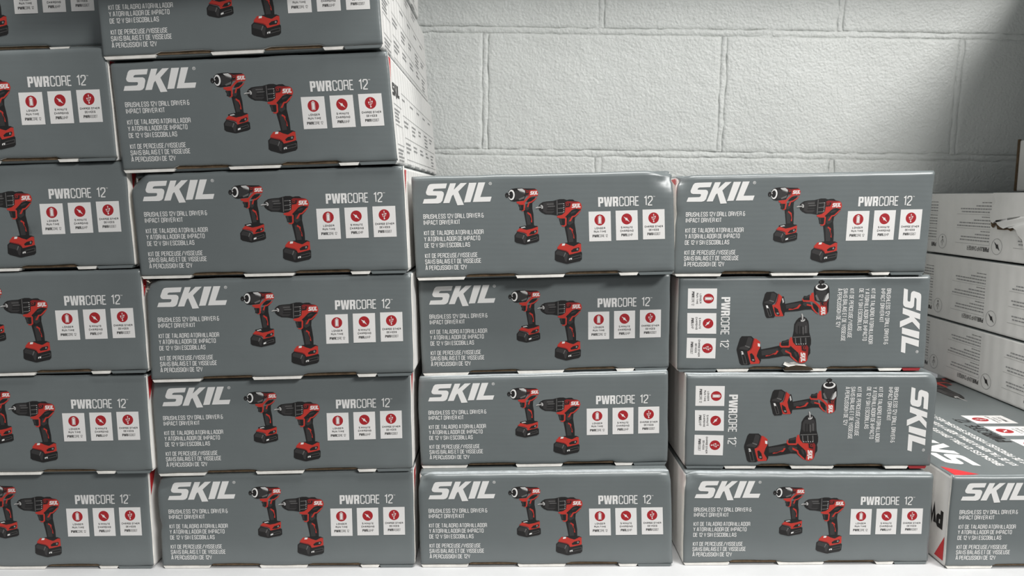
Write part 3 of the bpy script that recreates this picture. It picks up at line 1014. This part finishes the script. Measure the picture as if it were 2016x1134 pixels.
def charger_side(H, D):
    """long side: three feature columns, each an icon in a ring, a heading and three short paragraphs"""
    a = Art()
    rng = random.Random(3)
    cw = 0.135
    for k in range(3):
        x = 0.122 + k * cw
        cx, cy, r = x + 0.013, H - 0.020, 0.0115
        ri = [(cx + r * math.cos(t), cy + r * math.sin(t)) for t in [2 * math.pi * i / 24 for i in range(25)]]
        a.line('sgrey', 1, ri, 0.0007)
        if k == 1:
            kk = r / 75
            a.poly('black', 1, [(cx + (px - 736) * kk, cy - (py - 535) * kk) for px, py in [(690, 497), (733, 521), (741, 511), (753, 542), (782, 584), (731, 553), (722, 564), (711, 531)]])
        else:
            a.line('black', 1, [(cx, cy - 0.007), (cx, cy + 0.007)], 0.0008)
            a.line('black', 1.3, [(cx, cy - 0.004), (cx - 0.003, cy - 0.001), (cx - 0.003, cy + 0.002)], 0.0008)
            a.line('black', 1.3, [(cx, cy - 0.003), (cx + 0.003, cy), (cx + 0.003, cy + 0.003)], 0.0008)
            a.circle('black', 1.5, (cx, cy - 0.007), 0.0016, 8)
        hx = x + 0.030
        a.bold_pwr('black', 1, (hx, H - 0.0175), (hx + 0.0135, H - 0.0175), 0.0068)
        if k == 1:
            a.text('black', 1, 'JUMP CHARGER', (hx + 0.014, H - 0.0175), (hx + 0.052, H - 0.0175), 0.0068, 0.12, 0.1)
        elif k == 0:
            a.text('black', 1, 'CORE 12', (hx + 0.014, H - 0.0175), (hx + 0.036, H - 0.0175), 0.0068, 0.12, 0.1)
        yy = H - 0.0205
        wmax = min(0.083, D - 0.003 - hx)
        a.line('sgrey', 1, [(hx, yy - 0.004), (hx, yy), (hx + wmax, yy)], 0.00045)
        y = yy - 0.0065
        for par in range(3):
            for ln in range(3):
                words(a, 'sgrey', 1, hx + 0.001, y, min(wmax, [0.082, 0.078, 0.040][ln] * rng.uniform(0.86, 1)), 0.0019, rng)
                y -= 0.0046
            words(a, 'mgrey', 1, hx + 0.001, y, min(wmax, 0.022), 0.0011, rng)
            y -= 0.0038
            if par < 2:
                a.line('mgrey', 1, [(hx, y + 0.0008), (hx + wmax, y + 0.0008)], 0.0003)
            y -= 0.0040
    return a


def contents_side(H, D, logo=True):
    """long side: small black wordmark, ruled table of contents lists"""
    a = Art()
    rng = random.Random(5)
    if logo:
        for p in LOGO:
            a.poly('black', 1, [(0.013 + (x - 88) / 775 * 0.050, H - 0.012 - (y - 108) / 258 * 0.015) for x, y in p])
    x = 0.014
    for j in range(4):
        a.line('sgrey', 1, [(0.080, H - 0.016 - j * 0.0235), (D - 0.02, H - 0.016 - j * 0.0235)], 0.0005)
    a.line('sgrey', 1, [(0.016, H - 0.034), (0.070, H - 0.034)], 0.0006)
    ring_ = [(0.018, H - 0.074), (0.066, H - 0.074), (0.066, H - 0.054), (0.018, H - 0.054), (0.018, H - 0.074)]
    a.line('sgrey', 1, ring_, 0.0006)
    for ln in range(4):
        words(a, 'sgrey', 1, 0.018, H - 0.040 - ln * 0.0036, 0.044 * rng.uniform(0.6, 1), 0.0018, rng)
    for ln in range(5):
        words(a, 'sgrey', 1, 0.018, H - 0.080 - ln * 0.0036, 0.046 * rng.uniform(0.5, 1), 0.0018, rng)
    for col in range(5):
        cx = 0.084 + col * 0.067
        for blk in range(4):
            y0 = H - 0.020 - blk * 0.0235
            for ln in range(rng.choice((2, 3, 4)) if blk else 1):
                words(a, 'sgrey', 1, cx, y0 - 0.0030 - ln * 0.0046, 0.040 * rng.uniform(0.55, 1), 0.0020, rng)
    return a


G_LBL = 'drill kit cartons stacked on the shelf'


def carton(label, Y, xl, xr, zt, zb, layout='up', dents=(), right_side=None, left_side=None, top=False, skip=(), red=(True, True, True), depth=DEPTH, fold=0.0024):
    b = Carton('drill_kit_carton', label, G_LBL, Y, xl, xr, zt, zb, depth)
    b.body(0.0031 if not dents else 0.009)
    b.panel(dents, fold=fold, slots=((0.19, 0.385), (0.575, 0.785)) if layout == 'up' else ((0.29, 0.43), (0.607, 0.813)))
    b.prints(layout, skip)
    b.lip(layout)
    b.corners(*red)
    if right_side is not None:
        b.side_print('side_print', right_side, 'right')
    if left_side is not None:
        b.side_print('side_print', left_side, 'left')
    return b


SIDE = contents_side(0.104, DEPTH)
SIDE2 = contents_side(0.104, DEPTH, logo=False)
ORD = ['bottom', 'second', 'third', 'fourth', 'fifth', 'sixth', 'seventh']

# corner measures (metres, z relative to the camera height), one row per carton from the shelf up
TB = 'in the tall white-sided stack'
SHZ = -ZS + LIP + 0.0002
stackB = [
    dict(Y=0.757, xl=(-0.3705, -0.3700), xr=(-0.0985, -0.0985), zt=(-0.2952, -0.2900), zb=(SHZ, SHZ), label='grey carton standing on the shelf ' + TB,
         dents=[(0, 1, 0.02, 0.004, 0.002, -0.0025, 0.002), (0, 0.45, 0.010, 0.0015, 0.0012, 0, 0.0006)]),
    dict(Y=0.754, xl=(-0.3692, -0.3676), xr=(-0.0995, -0.0990), zt=(-0.1922, -0.1847), zb=(-0.2915, -0.2862), label='grey carton, second from the shelf ' + TB,
         dents=[(0, 1, 0.02, 0.002, 0.001, -0.001, 0.0012)]),
    dict(Y=0.746, xl=(-0.3640, -0.3643), xr=(-0.0960, -0.0950), zt=(-0.0855, -0.0785), zb=(-0.1880, -0.1810), label='grey carton with torn paper corner, third from the shelf ' + TB,
         dents=[(0, 1, 0.016, 0.003, 0.003, -0.003, 0.003)]),
    dict(Y=0.744, xl=(-0.3724, -0.3677), xr=(-0.1016, -0.0984), zt=(0.0209, 0.0296), zb=(-0.0805, -0.0745), label='grey carton with rounded worn corner, fourth from the shelf ' + TB,
         dents=[(0, 1, 0.018, 0.007, 0.006, -0.005, 0.0015)]),
    dict(Y=0.741, xl=(-0.3833, -0.3774), xr=(-0.1145, -0.1062), zt=(0.1278, 0.1392), zb=(0.0250, 0.0345), label='grey carton with black side wordmark, fifth from the shelf ' + TB),
    dict(Y=0.738, xl=(-0.3915, -0.3880), xr=(-0.1235, -0.1180), zt=(0.2340, 0.2460), zb=(0.1330, 0.1452), label='grey carton, sixth from the shelf ' + TB),
    dict(Y=0.655, xl=(-0.3950, -0.3930), xr=(-0.1240, -0.1215), zt=(0.3420, 0.3520), zb=(0.2400, 0.2500), label='grey drill kit carton jutting out on top of the tall white-sided stack'),
]
for i, d in enumerate(stackB):
    b = carton(right_side=SIDE if i == 4 else (SIDE2 if i > 4 else None), red=(i in (0, 1, 3, 4), False, False), **d)
    if i == 2:
        # torn paper at the upper corner
        rng = random.Random(11)
        V, Fc = [], []
        for k in range(16):
            x = b.TL[0] + rng.uniform(-0.001, 0.006) * (1 if k < 9 else 0.35); z = b.TL[1] - (rng.uniform(0.0, 0.005) if k < 9 else rng.uniform(0.005, 0.016)); y = rng.uniform(-0.001, 0.004)
            n0 = len(V)
            dd = Vector((rng.uniform(-1, 1), rng.uniform(-1, 1), rng.uniform(-1, 1))).normalized() * rng.uniform(0.0012, 0.0026)
            ee = Vector((rng.uniform(-1, 1), rng.uniform(-1, 1), rng.uniform(-1, 1))).normalized() * rng.uniform(0.0010, 0.0022)
            V += [(x, y, z), (x + dd.x, y + dd.y, z + dd.z), (x + dd.x + ee.x, y + dd.y + ee.y, z + dd.z + ee.z), (x + ee.x, y + ee.y, z + ee.z)]
            Fc += [(n0, n0 + 1, n0 + 2), (n0, n0 + 2, n0 + 3)]
        o = obj('torn_paper', new_mesh('torn_paper', V, Fc, ['torn']), b.root)
        o['label'] = 'torn beige paper fibres at the carton corner'

TC = 'in the stack between tall and sideways-print stacks'
stackC = [
    dict(Y=0.757, xl=(-0.0935, -0.0922), xr=(0.1762, 0.1810), zt=(-0.2955, -0.2925), zb=(SHZ, SHZ), label='grey carton standing on the shelf ' + TC,
         dents=[(0, 1, 0.017, 0.006, 0.003, -0.003, 0.004), (1, 1, 0.012, 0.002, -0.001, -0.001, 0.001)]),
    dict(Y=0.777, xl=(-0.0945, -0.0926), xr=(0.1754, 0.1770), zt=(-0.1945, -0.1880), zb=(-0.2925, -0.2890), label='grey carton, second from the shelf ' + TC,
         dents=[(0, 1, 0.015, 0.002, 0.001, -0.001, 0.001)]),
    dict(Y=0.785, xl=(-0.0930, -0.0905), xr=(0.1764, 0.1776), zt=(-0.0893, -0.0824), zb=(-0.1912, -0.1850), label='grey carton, third from the shelf ' + TC),
    dict(Y=0.767, xl=(-0.0965, -0.0930), xr=(0.1723, 0.1767), zt=(0.0191, 0.0259), zb=(-0.0850, -0.0783), label='grey carton with crumpled upper corner, topmost ' + TC,
         dents=[(1, 1, 0.026, 0.004, -0.001, -0.004, 0.0042)]),
]
for i, d in enumerate(stackC):
    carton(red=(True, False, False), **d)

TD = 'in the stack with two sideways-print cartons'
stackD = [
    dict(Y=0.759, xl=(0.1925, 0.1925), xr=(0.4600, 0.4605), zt=(-0.2960, -0.2980), zb=(SHZ, SHZ), label='grey carton standing on the shelf ' + TD,
         dents=[(0, 1, 0.017, 0.005, 0.003, -0.003, 0.004)]),
    dict(Y=0.773, xl=(0.1941, 0.1950), xr=(0.4654, 0.4637), zt=(-0.1905, -0.1905), zb=(-0.2920, -0.2930), layout='turned', label='grey carton with sideways print and worn corner, lower of the sideways pair',
         dents=[(1, 1, 0.012, 0.003, -0.002, -0.002, 0.002)]),
    dict(Y=0.784, xl=(0.1855, 0.1862), xr=(0.4558, 0.4559), zt=(-0.0867, -0.0847), zb=(-0.1872, -0.1860), layout='turned', label='grey carton with sideways print and torn lower edge, upper of the pair'),
    dict(Y=0.781, xl=(0.1800, 0.1793), xr=(0.4511, 0.4478), zt=(0.0206, 0.0264), zb=(-0.0825, -0.0806), label='grey drill kit carton, topmost ' + TD,
         dents=[(0, 1, 0.017, 0.005, 0.004, -0.003, 0.004), (0, 0.6, 0.010, 0.0015, 0.0015, 0, 0.0006)]),
]
for i, d in enumerate(stackD):
    b = carton(red=(False, False, False, i == 3), **d)
    if i == 2:
        # a ragged tear in the lower edge: curled white paper over a dark hole
        rng = random.Random(4)
        pts = [(0.425, 0.050), (0.432, 0.078), (0.448, 0.070), (0.470, 0.078), (0.490, 0.055), (0.512, 0.050), (0.522, 0.020), (0.500, 0.004), (0.470, 0.015), (0.440, 0.030)]
        V = [(*b.uv(u, v)[:1], -0.0012 - 0.002 * rng.random(), b.uv(u, v)[1]) for u, v in pts]
        V.append((b.uv(0.47, 0.045)[0], -0.0004, b.uv(0.47, 0.045)[1]))
        Fc = [(k, (k + 1) % len(pts), len(pts)) for k in range(len(pts))]
        o = obj('torn_paper', new_mesh('torn_paper', V, Fc, ['edge']), b.root)
        o['label'] = 'curled white paper torn from the lower edge'
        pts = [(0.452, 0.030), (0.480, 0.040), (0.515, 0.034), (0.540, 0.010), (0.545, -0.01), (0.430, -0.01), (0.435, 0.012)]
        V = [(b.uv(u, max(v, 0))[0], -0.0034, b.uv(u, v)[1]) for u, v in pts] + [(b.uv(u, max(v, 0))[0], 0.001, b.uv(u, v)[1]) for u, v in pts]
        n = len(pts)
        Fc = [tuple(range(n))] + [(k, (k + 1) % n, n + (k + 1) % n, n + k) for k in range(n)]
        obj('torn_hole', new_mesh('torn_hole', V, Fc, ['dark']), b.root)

TA = 'in the cut-off stack beside the tall white-sided one'
stackA = [
    dict(Y=0.757, xr=(-0.3800, -0.3800), zt=(-0.2920, -0.2890), zb=(SHZ, SHZ), label='grey carton standing on the shelf ' + TA),
    dict(Y=0.748, xr=(-0.3712, -0.3705), zt=(-0.1862, -0.1832), zb=(-0.2885, -0.2855), label='grey carton, second from the shelf ' + TA),
    dict(Y=0.745, xr=(-0.3689, -0.3668), zt=(-0.0800, -0.0735), zb=(-0.1830, -0.1772), label='grey carton, third from the shelf ' + TA),
    dict(Y=0.745, xr=(-0.3764, -0.3737), zt=(0.0260, 0.0340), zb=(-0.0765, -0.0690), label='dented grey carton, fourth from the shelf ' + TA,
         dents=[(0.62, 0.34, 0.010, 0.0022, 0, 0, 0.0008)]),
    dict(Y=0.740, xr=(-0.3858, -0.3816), zt=(0.1330, 0.1425), zb=(0.0295, 0.0375), label='grey carton, fifth from the shelf ' + TA),
    dict(Y=0.765, xr=(-0.3985, -0.3965), zt=(0.2410, 0.2510), zb=(0.1400, 0.1490), label='grey drill kit carton, topmost ' + TA),
]
for i, d in enumerate(stackA):
    xr = d['xr']
    carton(red=(i != 5, False, False), xl=(xr[0] - 0.27, xr[1] - 0.27), **d)

# the single carton beyond the sideways-print stack, its top print in view
bE = carton('single low grey carton whose printed top and red corner show, beside the white-sided stack', 0.749, (0.4740, 0.4735), (0.7440, 0.7435), (-0.2955, -0.2955), (SHZ, SHZ), red=(False, True, True))
ztop = bE.TL[1] - 0.0004
ax0 = 0.4737 - bE.xc                    # left edge of the top in local x


def top_fn(x, y, lv):
    return (ax0 + x, y, ztop + 0.00015 + lv * LV)


a = Art()
# wordmark read from the front edge backwards, its top towards the left edge
for p in LOGO:
    a.poly('pwhite', 1, [(0.0505 - (347 - y) / 239 * 0.036, 0.031 + (x - 88) / 775 * 0.125) for x, y in p])
obj('logo_print', print_mesh('logo_print', a, top_fn), bE.body_o)
a = Art()
for x, s, ln in ((0.0775, 'BRUSHLESS 12V DRILL DRIVER & IMPACT DRIVER KIT', 0.215), (0.0935, 'KIT DE TALADRO ATORNILLADOR Y ATORNILLADOR DE IMPACTO', 0.25), (0.1095, 'KIT DE PERCEUSE/VISSEUSE SANS BALAIS ET DE VISSEUSE', 0.24)):
    a.text('pwhite', 1, s, (x, 0.032), (x, 0.032 + ln), 0.0085, 0.15, 0.10)
obj('product_text', print_mesh('product_text', a, top_fn), bE.body_o)
obj('product_line_text', print_mesh('product_line_text', pwr_art((0.1395, 0.110), (0.1395, 0.200), 0.0175, 'black'), top_fn), bE.body_o)
for i, (y0, y1) in enumerate(((0.084, 0.119), (0.1335, 0.1705), (0.183, 0.218))):
    c = [fC(p) for p in CARDS[i]]
    cx0 = (c[0][0] + c[3][0]) / 2; cx1 = (c[1][0] + c[2][0]) / 2
    cy1 = (c[0][1] + c[1][1]) / 2; cy0 = (c[2][1] + c[3][1]) / 2
    obj('feature_card', print_mesh('feature_card', card_art(i).mapped(affine3([(cx0, cy1), (cx1, cy1), (cx0, cy0)], [(0.1425, y0), (0.1425, y1), (0.1975, y0)])), top_fn), bE.body_o)
obj('drill_print', print_mesh('drill_print', DRILL.mapped(affine3([(420, 393), (942, 393), (420, 1022)], [(0.195, 0.288), (0.195, 0.453), (0.300, 0.288)])).mapped(lambda p: np.array((min(p[0], 0.262), min(p[1], 0.424)))), top_fn), bE.body_o)
a = Art()
a.text('black', 1, 'PWRCORE', (DEPTH - 0.012, 0.062), (DEPTH - 0.10, 0.062), 0.024, 0.26, 0.06)
bE.side_print('side_print', a, 'left')

# ------------------------------------------------------------------ the white-sided cartons stacked upside down beyond it
GF = 'upside-down cartons showing white sides'
XF = 0.715


def white_carton(label, z0, z1, xl=XF, Y=0.80, depth=0.455, with_print=True, wd=0.27):
    b = Carton('drill_kit_carton', label, GF, Y, (xl, xl), (xl + wd, xl + wd), (z1, z1), (z0 + LIP, z0 + LIP), depth)
    b.body()
    b.panel()
    b.lip('up')
    if with_print:
        b.side_print('side_print', charger_side(z1 - z0, depth), 'left', flip=True)
    return b


white_carton('grey-topped carton lying under the white-sided stack', -ZS, -0.2965, xl=0.752, with_print=False)
white_carton('white-sided upside-down carton, lowest one lying on the single low carton', -0.2950, -0.2010)
white_carton('white-sided upside-down carton between the lowest one and the torn one', -0.2000, -0.0955)
bT = white_carton('white-sided upside-down carton with ragged tear in its side', -0.0940, 0.0050)
bR = white_carton('white carton with brown raw edge lying on top of the torn carton', 0.0062, 0.0865, xl=0.800, Y=0.735, depth=0.43, with_print=False)

obj('raw_edge', box_mesh('raw_edge', bR.BL[0] - 0.0008, bR.BL[0] + 0.002, 0.4262, 0.4312, 0.001, bR.TL[1] + 0.0004, 'raw', 0.0006), bR.root)['label'] = 'brown corrugated raw edge'
for k in range(3):  # unseen pile, added to throw shade on the wall's right end
    white_carton(('lowest', 'middle', 'topmost')[k] + ' of three unseen cartons added above the brown-edged one to shade the wall', 0.0880 + k * 0.105, 0.1915 + k * 0.105, xl=0.895, Y=0.74, with_print=False)


# the tear: a loose paper layer lifted off the side, its ragged lower edge baring brown board
def tear(b):
    rng = random.Random(21)
    x0 = b.BL[0]
    Hh = b.TL[1]
    # ragged line in (y from the front, z below the top): down from the top edge, then forward
    line = [(0.280, -0.001), (0.277, -0.007), (0.273, -0.014), (0.277, -0.020), (0.283, -0.028), (0.284, -0.036), (0.281, -0.043), (0.276, -0.045), (0.271, -0.041), (0.266, -0.046),
            (0.259, -0.050), (0.252, -0.052), (0.246, -0.050), (0.239, -0.051), (0.232, -0.050), (0.226, -0.053), (0.222, -0.059), (0.217, -0.063), (0.212, -0.066), (0.209, -0.073), (0.206, -0.082), (0.18, -0.090), (0.10, -0.088), (0.03, -0.080)]
    n = len(line)
    V, Fc = [], []
    rows = 7
    for r in range(rows):
        t = r / (rows - 1)
        for k, (y, z) in enumerate(line):
            # rows run from the ragged edge back to the upper front corner
            ty, tz = 0.03, -0.001
            e = t ** 1.3
            yy = y + (ty - y) * e
            zz = z + (tz - z) * e
            lift = 0.0036 * (1 - t) ** 1.5 + 0.0007 * noise.noise(Vector((yy * 70, zz * 70, 2.0))) * (1 - t)
            V.append((x0 - 0.0006 - lift, yy, Hh + zz))
    for r in range(rows - 1):
        for k in range(n - 1):
            Fc.append((r * n + k, r * n + k + 1, (r + 1) * n + k + 1, (r + 1) * n + k))
    o = obj('torn_sheet', new_mesh('torn_sheet', V, Fc, ['white'], smooth=True), b.root)
    o['label'] = 'loose torn layer of white paper'
    # bared brown board and the dark gap along the tear
    V, Fc, fm = [], [], []
    for k, (y, z) in enumerate(line[:21]):
        wd = 0.0016 + 0.0022 * rng.random() + (0.0030 if 5 <= k <= 9 else 0)
        if k < 5:
            wd *= 0.45
        ny, nz = (0.9, -0.25) if k < 5 else (0.35, -0.95)
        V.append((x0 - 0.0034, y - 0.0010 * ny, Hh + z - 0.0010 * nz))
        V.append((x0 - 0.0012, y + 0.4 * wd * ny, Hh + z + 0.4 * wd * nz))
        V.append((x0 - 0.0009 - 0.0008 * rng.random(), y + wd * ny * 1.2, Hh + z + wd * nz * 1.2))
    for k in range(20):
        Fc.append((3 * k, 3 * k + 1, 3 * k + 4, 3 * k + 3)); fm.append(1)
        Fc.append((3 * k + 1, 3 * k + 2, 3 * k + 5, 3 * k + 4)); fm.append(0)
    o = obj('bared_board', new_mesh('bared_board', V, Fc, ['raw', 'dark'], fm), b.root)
    o['label'] = 'brown corrugated board bared along the tear'


tear(bT)
